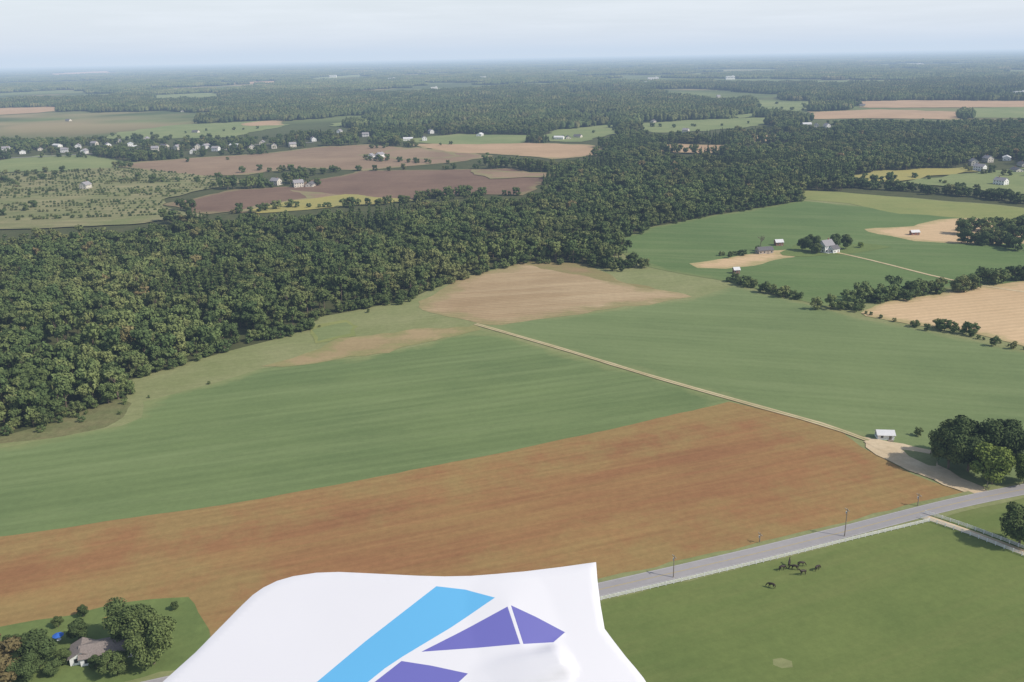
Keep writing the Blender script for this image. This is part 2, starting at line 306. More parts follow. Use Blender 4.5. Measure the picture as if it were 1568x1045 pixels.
def fence(name,px,off,post_r=.09,h=1.35):
    P=np.array(densify(px,False,.004,0)); 
    for _ in range(2): P[1:-1]=(P[:-2]+2*P[1:-1]+P[2:])/4
    t=np.gradient(P,axis=0); t/=np.linalg.norm(t,axis=1)[:,None]; P=P+np.stack([-t[:,1],t[:,0]],-1)*off
    s=np.r_[0,np.cumsum(np.linalg.norm(np.diff(P,axis=0),axis=1))]; k=int(s[-1]/2.6); q=np.linspace(0,s[-1],k+1)
    X=np.interp(q,s,P[:,0]); Y=np.interp(q,s,P[:,1]); b=MB()
    for i in range(k+1):
        b.box((X[i],Y[i],.3+h/2),(post_r*2,post_r*2,h))
        if i<k:
            dx,dy=X[i+1]-X[i],Y[i+1]-Y[i]; l=math.hypot(dx,dy); a=math.atan2(dy,dx)
            for zz in(.35,.75,1.15): b.box(((X[i]+X[i+1])/2,(Y[i]+Y[i+1])/2,.35+zz),(l-post_r*2-.004,.05,.17),0,a)
    return obj(name,b.mesh(name,[M['white']]))
fence('board_fence',[(700,954),(917,905),(1040,877),(1160,849),(1290,817),(1405,790)],-5)
fence('board_fence',DR,2.2); fence('board_fence',DR,-2.2)
# ------------------------------------------------------------------ trees
bm=bmesh.new(); bmesh.ops.create_icosphere(bm,subdivisions=1,radius=1); ICV=np.array([v.co[:] for v in bm.verts]); ICF=[tuple(v.index for v in q.verts) for q in bm.faces]; bm.free()
def treemesh(name,seed,h,cr,nleaf,ls,fm,kind='broad',cb=.25,nl=12):
    g=np.random.default_rng(seed); b=MB(); tz=h*.62
    lean=g.normal(0,.02*h,2); top=(lean[0],lean[1],tz)
    b.tube((0,0,-.3),(lean[0]*.4,lean[1]*.4,h*.3),h*.024,h*.018); b.tube((lean[0]*.4,lean[1]*.4,h*.3),top,h*.018,h*.008)
    lobes=[]; z0=h*cb; zc_=(z0+h)/2; rz=(h-z0)/2
    for i in range(nl):
        a=i*2.4+g.uniform(-.4,.4)
        if kind=='broad':
            zz=g.uniform(-.75,.72); rr=math.sqrt(max(0,1-zz*zz))*g.uniform(.35,.75)
            c=np.array([math.cos(a)*rr*cr,math.sin(a)*rr*cr,zc_+zz*rz*.85]); rad=cr*g.uniform(.26,.44)
        else:
            q=i/nl; c=np.array([math.cos(a)*cr*.35*(1-q),math.sin(a)*cr*.35*(1-q),z0+q*(h-z0)*.93]); rad=cr*(1-q*.85)*.62
        lobes.append((c,rad)); b.tube((lean[0]*.5,lean[1]*.5,min(c[2]*.7,h*.45)),tuple(c),h*.008,h*.002,5)
    wts=np.array([r*r for _,r in lobes]); wts/=wts.sum(); ids=g.choice(nl,nleaf,p=wts)
    Cn=np.array([l[0] for l in lobes])[ids]; Rd=np.array([l[1] for l in lobes])[ids]
    d=g.normal(size=(nleaf,3)); d[:,2]+=.25; d/=np.linalg.norm(d,axis=1)[:,None]
    P=Cn+d*(Rd*g.uniform(.72,1.18,nleaf))[:,None]*np.array([1,1,.85])
    nn=d+g.normal(size=(nleaf,3))*.5; nn[:,2]+=.2; nn/=np.linalg.norm(nn,axis=1)[:,None]
    t=np.cross(nn,g.normal(size=(nleaf,3))); t/=np.linalg.norm(t,axis=1)[:,None]; bb=np.cross(nn,t)
    s=(ls*g.uniform(.6,1.35,nleaf))[:,None]; o=len(b.v)
    Q=np.stack([P-t*s,P-bb*s*.75,P+t*s,P+bb*s*.75],1).reshape(-1,3)
    b.v+=[tuple(x) for x in Q]; b.f+=[(o+4*i,o+4*i+1,o+4*i+2,o+4*i+3) for i in range(nleaf)]; b.m+=[1]*nleaf
    for c,rad in lobes:
        V=ICV*(rad*.8)*g.uniform(.85,1.12,(len(ICV),1))*np.array([1,1,.85])+c; b.add(V,ICF,1)
    return b.mesh(name,[M['bark'],M[fm]])
def proto(name,meshes):
    c=bpy.data.collections.new(name)
    for i,me in enumerate(meshes): obj('%s_%02d'%(name,i),me,coll=c)
    return c
pf=proto('forest_tree',[treemesh('forest_tree',10+i,random.uniform(13,18),random.uniform(4.4,5.5),480,.62,'fol' if i!=4 else 'fold',cb=.14) for i in range(6)]+[treemesh('conifer_tree',40,18,3.6,380,.62,'fold','con',.08,9)])
ph=proto('hedge_tree',[treemesh('hedge_tree',60+i,9,4.2,600,.5,'fold' if i%2 else 'fol',cb=.03) for i in range(3)])
def patch(seed,size,k,cr,h):
    g=np.random.default_rng(seed); b=MB()
    for i in range(k):
        for j in range(k):
            x=(i+.5+g.uniform(-.4,.4))/k*size-size/2; y=(j+.5+g.uniform(-.4,.4))/k*size-size/2; r=cr*g.uniform(.8,1.25); hh=h*g.uniform(.75,1.15)
            V=ICV*np.array([r,r,hh*.5])*g.uniform(.75,1.2,(len(ICV),1))+np.array([x,y,hh*.52]); b.add(V,ICF,0)
    return b.mesh('tree_patch',[M['fol2']])
def patch2(seed,size,k,cr,h):
    g=np.random.default_rng(seed); b=MB()
    for i in range(k*k):
        x,y=g.uniform(-size/2,size/2,2); r=cr*g.uniform(.7,1.3); hh=h*g.uniform(.7,1.15); V=ICV*np.array([r,r,hh*.5])*g.uniform(.75,1.2,(len(ICV),1))+np.array([x,y,hh*.5]); b.add(V,ICF,0)
        nl=22; d=g.normal(size=(nl,3)); d[:,2]=abs(d[:,2]); d/=np.linalg.norm(d,axis=1)[:,None]
        P=d*np.array([r,r,hh*.5])*1.02+np.array([x,y,hh*.5])
        for q,dd in zip(P,d):
            t=np.cross(dd+g.normal(0,.4,3),g.normal(size=3)); t/=np.linalg.norm(t); u_=np.cross(dd,t); s=r*.24
            b.add([q-t*s,q-u_*s,q+t*s,q+u_*s],[(0,1,2,3)],0)
    return b.mesh('tree_patch',[M['fol2']])
p2=proto('woodland_a',[patch2(80+i,31,4,5.0,15) for i in range(5)])
p3=proto('woodland_b',[patch(90+i,80,8,6.8,15) for i in range(4)])
p4=proto('woodland_c',[patch(95+i,300,11,19,16) for i in range(4)])
def scatter(name,P,rot,scl,idx,coll):
    n=len(P); me=bpy.data.meshes.new(name); me.from_pydata([tuple(x) for x in P],[],[])
    a=me.attributes.new('rotv','FLOAT_VECTOR','POINT'); q=np.zeros((n,3),np.float32); q[:,2]=rot; a.data.foreach_set('vector',q.ravel())
    a=me.attributes.new('sclv','FLOAT_VECTOR','POINT'); a.data.foreach_set('vector',np.asarray(scl,np.float32).ravel())
    a=me.attributes.new('idx','INT','POINT'); a.data.foreach_set('value',np.asarray(idx,np.int32))
    o=obj(name,me); g=bpy.data.node_groups.new(name,'GeometryNodeTree')
    g.interface.new_socket('Geometry',in_out='INPUT',socket_type='NodeSocketGeometry'); g.interface.new_socket('Geometry',in_out='OUTPUT',socket_type='NodeSocketGeometry')
    N=g.nodes; L=g.links; gi=N.new('NodeGroupInput'); go=N.new('NodeGroupOutput'); ip=N.new('GeometryNodeInstanceOnPoints'); ci=N.new('GeometryNodeCollectionInfo')
    ci.inputs['Collection'].default_value=coll; ci.inputs['Separate Children'].default_value=True; ci.inputs['Reset Children'].default_value=True
    ip.inputs['Pick Instance'].default_value=True
    for nm,ty,sk in(('rotv','FLOAT_VECTOR','Rotation'),('sclv','FLOAT_VECTOR','Scale'),('idx','INT','Instance Index')):
        na=N.new('GeometryNodeInputNamedAttribute'); na.data_type=ty; na.inputs['Name'].default_value=nm; L.new(na.outputs[0],ip.inputs[sk])
    L.new(gi.outputs[0],ip.inputs['Points']); L.new(ci.outputs[0],ip.inputs['Instance']); L.new(ip.outputs[0],go.inputs[0])
    md=o.modifiers.new('scatter','NODES'); md.node_group=g; return o
# houses (positions first: trees keep clear of them)
VH=[(100,234),(62,231),(88,226),(145,224),(166,226),(200,224),(238,232),(296,236),(303,229),(316,228),(331,232),(346,230),(386,230),(420,228),(448,226),(252,226),(272,230),(182,220),(225,217),(206,229),(402,223),(480,217),(120,228),(35,236),(10,232),(360,226),(130,236),
(423,284),(457,287),(476,286),(582,242),(568,244),(870,213),(856,214),(885,211),(1235,193),(1250,196),(1266,196),(1320,163),(1490,254),(1512,249),(1541,246),(1566,255),(1532,284),(1556,264),(1000,188),(735,209),(625,216),(650,216),(132,290),(570,188),(1050,204),(1500,262),(1580,262),
(105,186),(700,190),(790,180),(455,170),(600,162),(280,172),(840,185),(1100,150),(990,150),(1200,140),(520,205),(660,205),(300,204),(560,210)]
HW=np.array([gp(*q) for q in VH])
def jgrid(y0,y1,s,k=.66,pad=100):
    ys=np.arange(y0,y1,s); out=[]
    for y in ys:
        xm=y*k+pad; out.append(np.stack([np.arange(-xm,xm,s),np.full(len(np.arange(-xm,xm,s)),y)],-1))
    G=np.concatenate(out); return G+rng.uniform(-.45,.45,G.shape)*s
def fmask(G,h,gap=.36):
    b=proj(np.c_[G,np.zeros(len(G))]); t=proj(np.c_[G,np.full(len(G),h)]); keep=np.ones(len(G),bool)
    for i,poly in enumerate(CLEAR):
        keep&=~pip(b,poly); keep&=~pip(t,poly)
    for hw in HW:
        q=hw/np.linalg.norm(hw); d=G-hw; al=d@q; ac=abs(d[:,0]*q[1]-d[:,1]*q[0]); keep&=~((ac<16)&(al>-h*np.linalg.norm(hw)/150*.75)&(al<14))
    nn=np.array([noise.fractal(Vector((x*.0013,y*.0008,1.7)),1,2,4) if v<222 else -1 for (x,y),(u,v) in zip(G,b)])
    keep&=(nn<gap)
    return keep
G=jgrid(230,1950,7.0); G=G[fmask(G,15)]
gapn=np.array([noise.fractal(Vector((x*.03,y*.03,4.2)),1,2,3) for x,y in G]); G=G[(gapn<.42)]
n=len(G); s=rng.uniform(.55,1.2,n); S=np.stack([s*rng.uniform(.88,1.15,n),s*rng.uniform(.88,1.15,n),s*rng.uniform(.9,1.25,n)],-1)
idx=rng.integers(0,6,n); cz=np.array([noise.noise(Vector((x*.012,y*.012,9))) for x,y in G]); idx[(cz>.34)]=6
print('forest',n); scatter('forest',np.c_[G,np.zeros(n)],rng.uniform(0,6.28,n),S,idx,pf)
for nm,y0,y1,st,coll,hh,gp_ in(('distant_woodland',1940,4500,27,p2,14,.2),('distant_woodland',4480,10500,75,p3,14,.18),('distant_woodland',10400,60000,290,p4,14,.3)):
    G=jgrid(y0,y1,st,.64,st*2); G=G[fmask(G,hh,gp_)]; n=len(G); s=rng.uniform(.85,1.2,n); print(nm,n)
    scatter(nm,np.c_[G,np.zeros(n)],rng.uniform(0,6.28,n),np.stack([s,s,s*rng.uniform(.8,1.2,n)],-1),rng.integers(0,4,n),coll)
# hedgerows
HP=[];HS=[]
def row(px,sp,h0,h1,wid=3,prob=1):
    P=np.array(densify(px,False,.004,0)); s=np.r_[0,np.cumsum(np.linalg.norm(np.diff(P,axis=0),axis=1))]
    for q in np.arange(0,s[-1]+.1,sp):
        if random.random()>prob: continue
        q=q+random.uniform(-.45,.45)*sp
        HP.append((np.interp(q,s,P[:,0])+random.gauss(0,wid*.5),np.interp(q,s,P[:,1])+random.gauss(0,wid*.5),0)); HS.append(random.uniform(h0,h1)/9)
row([(1122,432),(1150,441),(1222,460)],3.4,4,8.5,4); row([(1256,472),(1290,473),(1325,480)],3,4,10,6); row([(1300,462),(1340,461),(1380,455),(1440,448),(1484,442)],3.2,5,12,7)
row([(1380,452),(1400,450)],5,9,13,6); row([(1412,501),(1445,508),(1484,516)],2.6,4,8,9); row([(1325,482),(1400,500)],6,2,3.5,2,.7); row([(1520,527),(1530,529)],7,5,7); row([(1548,533),(1562,536)],8,4,6)
row([(1484,516),(1568,537),(1700,565)],5,1.5,3,2,.6); row([(1508,434),(1568,428),(1700,425)],4,7,12,9)
row([(1472,372),(1500,374),(1568,384),(1700,396)],4,7,12,12); row([(1482,362),(1568,366),(1700,375)],4,9,14,12); row([(1500,355),(1568,352),(1700,352)],5,9,14,10)
row([(1290,287),(1400,294),(1500,303),(1568,312),(1700,325)],4,6,13,8); row([(1400,272),(1480,290),(1520,296)],10,4,7,5,.6)
row([(935,410),(990,408)],4,5,10,8); row([(910,408),(960,414)],4,5,9,8)
row([(350,328),(450,318),(560,316),(640,310),(720,302),(790,300)],6,5,12,10,.8); row([(640,306),(720,300)],6,6,12,10)
row([(392,263),(430,262),(480,268),(520,262)],7,6,11,20,.8); row([(390,284),(420,288),(490,286)],9,6,11,14,.8); row([(560,246),(640,250),(690,250)],8,6,11,16,.7)
row([(180,256),(300,248),(400,244)],32,5,9,8,.5); row([(480,262),(600,262),(740,258)],9,5,10,10,.75); row([(1104,393),(1135,391)],4,3,5,3)
row([(335,532),(352,532)],5,2,4); row([(225,612),(330,585)],16,1,2.5,3,.5); row([(0,664),(60,656),(130,640),(190,618)],3,1.2,4,9,.85)
row([(-200,680),(0,667),(60,652),(120,632),(191,608)],3.2,3,7,5); row([(191,608),(184,587),(250,567),(340,540),(355,529),(470,507),(475,490),(540,474),(612,465),(640,450),(700,430),(790,404),(880,404)],3.2,3,7.5,5)
row([(470,506),(540,500),(560,480)],26,1.5,3,6,.4); row([(936,373),(1000,347),(1100,328),(1230,308)],4.5,4,9,6)
row([(560,228),(700,222)],14,5,9,12,.6); row([(60,242),(200,240),(420,236)],9,6,11,16,.7); row([(20,236),(200,230),(440,230)],8,6,13,24,.75); row([(0,228),(200,220),(440,220)],8,6,13,24,.8); row([(0,224),(200,215),(440,214)],8,6,13,24,.8)
row([(1155,168),(1250,170)],14,6,10,10,.8); row([(1480,262),(1568,272)],9,6,11,25,.8); row([(825,216),(940,200)],26,5,8,15,.6); row([(1000,196),(1180,190)],16,6,9,30,.7); row([(1165,158),(1245,162)],25,6,9,30,.7); row([(165,211),(420,196)],22,5,9,25,.5)
for q in [(1160,385),(1138,392),(1406,668),(186,256),(950,416)]: row([q,(q[0]+1,q[1])],50,4,6,.1)
# nursery rows
nx=FAR[20][1]
for yy in np.arange(880,1420,17):
    for x0 in np.arange(-1000,-250,4.0):
        y=yy+(x0+600)*.12; nv=noise.noise(Vector((x0*.006,yy*.02,2)))
        if random.random()<.3 or nv<-.22: continue
        q=proj(np.array([[x0,y,0.]]))
        if pip(q,nx)[0]: HP.append((x0,y,0)); HS.append(random.uniform(1.8,3.8)/9*(1+max(0,nv)))
for _ in range(500):
    x0,y=random.uniform(-900,-300),random.uniform(880,1400); q=proj(np.array([[x0,y,0.]]))
    if pip(q,nx)[0] and noise.noise(Vector((x0*.008,y*.008,5)))>.1: HP.append((x0,y,0)); HS.append(random.uniform(6,11)/9)
n=len(HP); HS=np.array(HS); scatter('hedgerow',np.array(HP),rng.uniform(0,6.28,n),np.stack([HS*rng.uniform(.9,1.3,n),HS*rng.uniform(.9,1.3,n),HS],-1),rng.integers(0,3,n),ph)
# individual trees
hero=[treemesh('tree_crown_a',201,20,8.2,11000,.38,'fold',cb=.1,nl=24),treemesh('tree_crown_b',202,14,6.5,8000,.34,'folb',cb=.04,nl=18),treemesh('tree_crown_c',203,12,5,5000,.32,'fold',cb=.1,nl=15),treemesh('tree_crown_d',204,10,4.2,3500,.32,'folr',cb=.1,nl=12)]
HH=[20,14,12,10]
def tree(name,u,v,hpx,k,wide=1):
    g=gp(u,v); d=math.sqrt(g@g+CH*CH); hm=hpx/(F/d*math.cos(math.asin(CH/d))); s=hm/HH[k]; obj(name,hero[k],(g[0],g[1],.1),random.uniform(0,6.28),(s*wide,s*wide,s))
for a in [(1452,718,66,0,1.0),(1482,722,80,0,1.0),(1530,712,66,0,1.1),(1518,742,58,1,1.1),(1560,836,60,0,1.0),(1462,700,55,0,1),(1568,742,40,1,1)]: tree('oak_tree',*a)
for a in [(205,985,62,0,1.1),(236,1018,70,0,1.0),(122,985,30,2,1),(128,946,16,2,1),(90,962,15,2,1),(62,1022,45,2,1.1),(20,1000,22,2,1.2),(175,1034,30,2,1.3),(268,935,12,2,1),(100,1016,18,2,1.2),(40,1045,40,0,1.2),(148,1024,16,2,1.2),(84,1034,18,2,1.3)]: tree('maple_tree',*a)
for a in [(14,1045,50,3,1.2),(-25,1020,45,3,1.2),(60,990,14,3,1)]: tree('autumn_tree',*a)
for a in [(1242,386,28,0,1.0),(1228,384,18,2,1),(1278,383,24,2,.9),(1295,382,22,2,.9),(1250,389,16,2,1.2),(1318,380,9,1,1.2),(1118,396,10,2,1)]: tree('shade_tree',*a)
def bare(name,u,v,h):
    b=MB(); g=gp(u,v); random.seed(5)
    def br(a,d,l,r,k):
        e=a+d*l; b.tube(a,e,r,r*.6,5)
        if k:
            for _ in range(4): br(a+d*l*random.uniform(.6,1),(d+Vector((random.gauss(0,.5),random.gauss(0,.5),random.uniform(0,.4)))).normalized(),l*.62,r*.5,k-1)
    br(Vector((0,0,0)),Vector((0,0,1)),h*.42,h*.02,4); obj(name,b.mesh(name,[M['bark']]),(g[0],g[1],0))
bare('bare_tree',1164,384,14)
# ------------------------------------------------------------------ buildings
def houseparts(wd,dp,hh,rh,wallm,roofm,chim=True,storeys=1,porch=False):
    W_=MB(); x,y=wd/2,dp/2
    W_.add([(-x,-y,0),(x,-y,0),(x,y,0),(-x,y,0),(-x,-y,hh),(x,-y,hh),(x,y,hh),(-x,y,hh),(-x,0,hh+rh),(x,0,hh+rh)],[(0,1,5,4),(2,3,7,6),(1,2,6,9,5),(3,0,4,8,7)],0)
    Rf=MB(); o=.45; th=.16; k=rh/y
    for sg in(-1,1):
        a=[(-x-o,0,hh+rh+.03),(x+o,0,hh+rh+.03),(x+o,sg*(y+o),hh-o*k+.03),(-x-o,sg*(y+o),hh-o*k+.03)]
        b_=[(p_[0],p_[1],p_[2]+th) for p_ in a]
        Rf.add(a+b_,[(0,1,2,3),(4,5,6,7),(2,3,7,6),(0,3,7,4),(1,2,6,5)],0)
    Wn=MB()
    for st in range(storeys):
        zz=1.5+st*2.7
        for sg in(-1,1):
            k_=max(2,int(wd/3)); 
            for i in range(k_):
                xx=-x+(i+.5)*wd/k_
                if sg==-1 and st==0 and i==k_//2: continue
                Wn.box((xx,sg*(y+.02),zz),(1.0,.06,1.25),0); 
                Wn.box((xx,sg*(y+.01),zz+.69),(1.2,.08,.12),1); Wn.box((xx,sg*(y+.01),zz-.69),(1.2,.08,.12),1)
            for yy in(-y*.45,y*.45): Wn.box((sg*(x+.02),yy,zz),(.06,.95,1.2),0)
    D=MB(); xx=-x+(max(2,int(wd/3))//2+.5)*wd/max(2,int(wd/3)); D.box((xx,-y-.03,1.05),(1,.08,2.1)); D.box((xx,-y-.8,.1),(2,1.5,.2))
    Ch=MB()
    if chim: Ch.box((x*.4,.1,hh+rh+.3),(.8,.7,1.6)); Ch.box((x*.4,.1,hh+rh+1.16),(.95,.85,.12))
    parts=[('walls',W_,[wallm]),('roof',Rf,[roofm]),('windows',Wn,[M['glass'],M['white']]),('door',D,[M['wood']])]
    if chim: parts.append(('chimney',Ch,[M['brick']]))
    if porch:
        P=MB(); P.box((0,-y-1.3,2.7),(wd*.8,2.4,.14),0)
        for i in range(4): P.box((-wd*.36+i*wd*.24,-y-2.3,1.4),(.14,.14,2.45),1)
        P.box((0,-y-1.3,.15),(wd*.8,2.4,.3),1); parts.append(('porch',P,[roofm,M['white']]))
    return parts
def house(name,u,v,rz,**k):
    g=gp(u,v); e=bpy.data.objects.new(name,None); sc.collection.objects.link(e); e.location=(g[0],g[1],.1); e.rotation_euler=(0,0,rz)
    for pn,b,ms in houseparts(**k): obj(pn,b.mesh(pn,ms),parent=e)
    return e
def hcombo(**k):
    b=MB(); mats=[]
    for pn,q,ms in houseparts(**k):
        o=len(b.v); b.v+=q.v; b.f+=[tuple(i+o for i in t) for t in q.f]; b.m+=[len(mats)+i for i in q.m]; mats+=ms
    return b.mesh('house',mats)
house('ranch_house',174,1001,rowang((130,1008),(210,992)),wd=15,dp=7,hh=2.6,rh=1.5,wallm=M['white'],roofm=M['roofb'])
house('garage',128,1008,rowang((130,1008),(210,992))+1.57,wd=6,dp=5.5,hh=2.5,rh=1.4,wallm=M['white'],roofm=M['roofb'],chim=False)
house('farmhouse',1264,386,.5,wd=10,dp=8,hh=5.8,rh=3.6,wallm=M['white'],roofm=M['roof2'],storeys=2,porch=True)
house('farmhouse_wing',1276,387,.5,wd=7,dp=6,hh=3.4,rh=2.2,wallm=M['white'],roofm=M['roof'],chim=False)
house('barn',1170,388,.2,wd=12,dp=7,hh=3,rh=2,wallm=M['tansid'],roofm=M['roof'],chim=False)
house('shed',1192,376,.1,wd=6,dp=5,hh=3,rh=1.8,wallm=M['brick'],roofm=M['roofm'],chim=False)
house('shed',1127,419,.1,wd=4,dp=4,hh=3,rh=1.5,wallm=M['brick'],roofm=M['roofm'],chim=False)
house('shed',1400,360,.1,wd=7,dp=4,hh=2.6,rh=1.4,wallm=M['brick'],roofm=M['roofm'],chim=False)
house('white_shed',1354,671,-.12,wd=6.4,dp=4.5,hh=2.2,rh=1.2,wallm=M['white'],roofm=M['roofm'],chim=False)
hv=[hcombo(wd=13,dp=9,hh=5.4,rh=3,wallm=M['white'],roofm=M['roof2'],storeys=2),hcombo(wd=15,dp=9,hh=3,rh=2.6,wallm=M['cream'],roofm=M['roof']),hcombo(wd=12,dp=9,hh=5.6,rh=3.2,wallm=M['cream'],roofm=M['roof2'],storeys=2),hcombo(wd=18,dp=10,hh=4,rh=2.2,wallm=M['white'],roofm=M['roofm'],chim=False)]
random.seed(3)
for (u,v),g in zip(VH,HW): obj('village_house',hv[random.choice([0,0,1,2,3])],(g[0],g[1],.5),random.uniform(-.6,.6)+random.choice([0,1.57,1.57]),1.0)
for u,v,l in [(255,106,150),(600,124,50),(510,119,60),(1000,124,60),(1118,122,50),(1400,101,140),(740,122,40),(990,131,34),(665,140,30),(1560,150,34),(640,112,60)]:
    g=gp(u,v); b=MB(); b.box((0,0,9),(l,l*.4,18),0); b.box((0,0,18.6),(l*1.02,l*.42,1.2),1); b.box((l*.3,0,20.5),(l*.15,l*.15,2.6),1)
    for i in range(6): b.box((-l*.42+i*l*.165,-l*.2-.1,10),(l*.1,.3,4),2)
    obj('distant_warehouse',b.mesh('distant_warehouse',[M['white'],M['roofm'],M['glass']]),(g[0],g[1],0))
# ------------------------------------------------------------------ utility poles
def pole(u,v,hpx):
    g=gp(u,v); d=math.sqrt(g@g+CH*CH); hm=hpx/(F/d*math.cos(math.asin(CH/d))); b=MB(); b.tube((0,0,0),(0,0,hm),.17,.11,8,0); b.box((0,0,hm-.5),(2.2,.12,.14),0)
    for x in(-1,-.5,.5,1): b.tube((x,0,hm-.43),(x,0,hm-.2),.05,.04,6,1)
    b.tube((.32,0,hm-1.9),(.32,0,hm-1.1),.2,.2,8,1); obj('utility_pole',b.mesh('utility_pole',[M['wood'],M['roofm']]),(g[0],g[1],.1),rowang((917,903),(1290,818))+1.57)
for a in [(1293,823,39),(1405,776,17),(1163,832,14),(1031,886,32),(1511,748,17)]: pole(*a)
# ------------------------------------------------------------------ playground + patio
g=gp(172,958); b=MB()
for x in(-1.8,1.8):
    b.tube((x,-1.2,0),(x,0,2.4),.07,.07,6,0); b.tube((x,1.2,0),(x,0,2.4),.07,.07,6,0)
b.tube((-1.9,0,2.4),(3.2,0,2.4),.07,.07,6,0)
for x in(-.9,.6):
    b.tube((x-.22,0,2.4),(x-.22,0,.55),.02,.02,4,1); b.tube((x+.22,0,2.4),(x+.22,0,.55),.02,.02,4,1); b.box((x,0,.53),(.55,.25,.06),1)
b.box((3,0,1.4),(1.4,1.4,.12),0); b.add([(2.2,-.8,2.6),(3.8,-.8,2.6),(3.8,0,3.4),(2.2,0,3.4),(2.2,.8,2.6),(3.8,.8,2.6)],[(0,1,2,3),(3,2,5,4)],2)
for x in(2.4,3.6):
    for y in(-.6,.6): b.tube((x,y,0),(x,y,2.7),.06,.06,5,0)
b.add([(3.7,-.3,1.4),(3.7,.3,1.4),(5.8,.3,.15),(5.8,-.3,.15)],[(0,1,2,3)],2)
obj('swing_set',b.mesh('swing_set',[simple('yellow_timber',(.5,.36,.1,1)),M['dark'],simple('green_plastic',(.05,.3,.16,1))]),(g[0],g[1],.2),.5,1.2)
g=gp(91,984); b=MB(); b.tube((0,0,0),(0,0,2.4),.04,.04,6,0); ring=[(1.5*math.cos(i*math.pi/4),1.5*math.sin(i*math.pi/4),2.1) for i in range(8)]
b.add([(0,0,2.7)]+ring,[(0,i+1,(i+1)%8+1) for i in range(8)],1); b.tube((0,0,.7),(0,0,.76),.6,.6,12,0); b.tube((0,0,0),(0,0,.1),.3,.25,10,0)
obj('patio_umbrella',b.mesh('patio_umbrella',[M['white'],simple('blue_canvas',(.04,.14,.5,1))]),(g[0],g[1],.2),0,1.0)
# ------------------------------------------------------------------ horses
def horse(name,u,v,rz,graze,s=1.15):
    if graze: nk=[(1.0,0,1.12,.17),(1.28,0,.72,.12),(1.42,0,.45,.13),(1.52,0,.14,.08)]
    else: nk=[(.95,0,1.6,.18),(1.15,0,1.9,.13),(1.35,0,1.9,.13),(1.68,0,1.66,.08)]
    V=[(-.6,0,1.32,.3),(0,0,1.26,.3),(.55,0,1.3,.3)]+nk+[(-.92,0,1.28,.07),(-1.0,0,.62,.06)]; E=[(0,1),(1,2),(2,3),(3,4),(4,5),(5,6),(0,7),(7,8)]
    for sg in(-1,1):
        o=len(V); k=.1*sg
        V+=[(.52,sg*.2,1.0,.15),(.55+k,sg*.2,.55,.075),(.52+k*1.5,sg*.2,.16,.05),(.58+k*1.5,sg*.2,.03,.07)]; E+=[(2,o),(o,o+1),(o+1,o+2),(o+2,o+3)]
        o=len(V); V+=[(-.55,sg*.2,1.02,.19),(-.5+k,sg*.2,.82,.13),(-.82+k,sg*.2,.55,.075),(-.76+k,sg*.2,.16,.05),(-.7+k,sg*.2,.03,.07)]; E+=[(0,o),(o,o+1),(o+1,o+2),(o+2,o+3),(o+3,o+4)]
        o=len(V); b=V[5]; V+=[(b[0]-.08,sg*.08,b[2]+.2,.03)]; E+=[(5,o)]
    me=bpy.data.meshes.new(name); me.from_pydata([q[:3] for q in V],E,[]); me.materials.append(M['horse']); g=gp(u,v); o=obj(name,me,(g[0],g[1],.33),rz,s)
    md=o.modifiers.new('skin','SKIN'); 
    for i,q in enumerate(V): me.skin_vertices[0].data[i].radius=(q[3],q[3])
    me.skin_vertices[0].data[0].use_root=True; md.use_smooth_shade=True; o.modifiers.new('sub','SUBSURF').levels=1; o.modifiers['sub'].render_levels=1
for a in [(1197,875,.3,True),(1208,869,1.2,False),(1216,874,2.9,True),(1226,869,.1,True),(1229,882,3.4,False),(1251,875,.6,True),(1181,902,2.6,True)]: horse('horse',*a)
# ------------------------------------------------------------------ aircraft fairing (real shell below the cockpit)
Dp=1.7; fc=(ray(660,990)); fc=fc/np.linalg.norm(fc); PC=C+fc*Dp
nrm=-fc*.90+u0*.40+r0*.02; nrm/=np.linalg.norm(nrm); ex=np.cross(np.array([0,0,1.]),nrm); ex/=np.linalg.norm(ex); ey=np.cross(nrm,ex)
def pl(u,v):
    d=ray(u,v); t=((PC-C)@nrm)/(d@nrm); q=C+d*t-PC; return np.array([q@ex,q@ey])
OUT=[(150,1180),(200,1105),(250,1045),(300,1001),(350,951),(372,929),(388,914),(404,903),(425,893),(450,886),(485,881),(520,880),(560,882),(600,884),(640,886),(680,887),(720,886),(760,883),(800,879),(860,871),(912,863),(914,890),(919,930),(925,965),(940,985),(958,1008),(972,1024),(985,1040),(1000,1065),(1030,1110),(1060,1190)]
ST={1:[[(668,903),(712,908),(757,921),(690,966),(617,1010),(590,1028),(560,1052),(470,1062),(560,987)]],
 2:[[(776,935),(795,992),(645,1003),(700,975)],[(781,933),(820,950),(864,972),(846,988),(800,992)],[(615,1017),(660,1024),(716,1036),(690,1060),(560,1060)]]}
BUMP=[(700,1036),(730,1014),(770,1002),(815,994),(845,986),(858,990),(870,1002),(880,1018),(883,1032),(872,1046),(840,1060),(800,1072),(740,1072),(705,1056)]
def dens(P,s,closed=True):
    o=[]; n=len(P)
    for i in range(n if closed else n-1):
        a,b=np.array(P[i]),np.array(P[(i+1)%n]); k=max(1,int(np.linalg.norm(b-a)/s)); o+=[a+(b-a)*j/k for j in range(k)]
    return o
op=dens([pl(*q) for q in OUT],.01); pts=[Vector(q) for q in op]; ed=[(i,(i+1)%len(op)) for i in range(len(op))]
loops={}
for k,ls in ST.items():
    loops[k]=[]
    for l in ls:
        q=dens([pl(*x) for x in l],.012); o=len(pts); pts+=[Vector(x) for x in q]; ed+=[(o+i,o+(i+1)%len(q)) for i in range(len(q))]; loops[k].append(q)
bp=dens([pl(*x) for x in BUMP],.02)
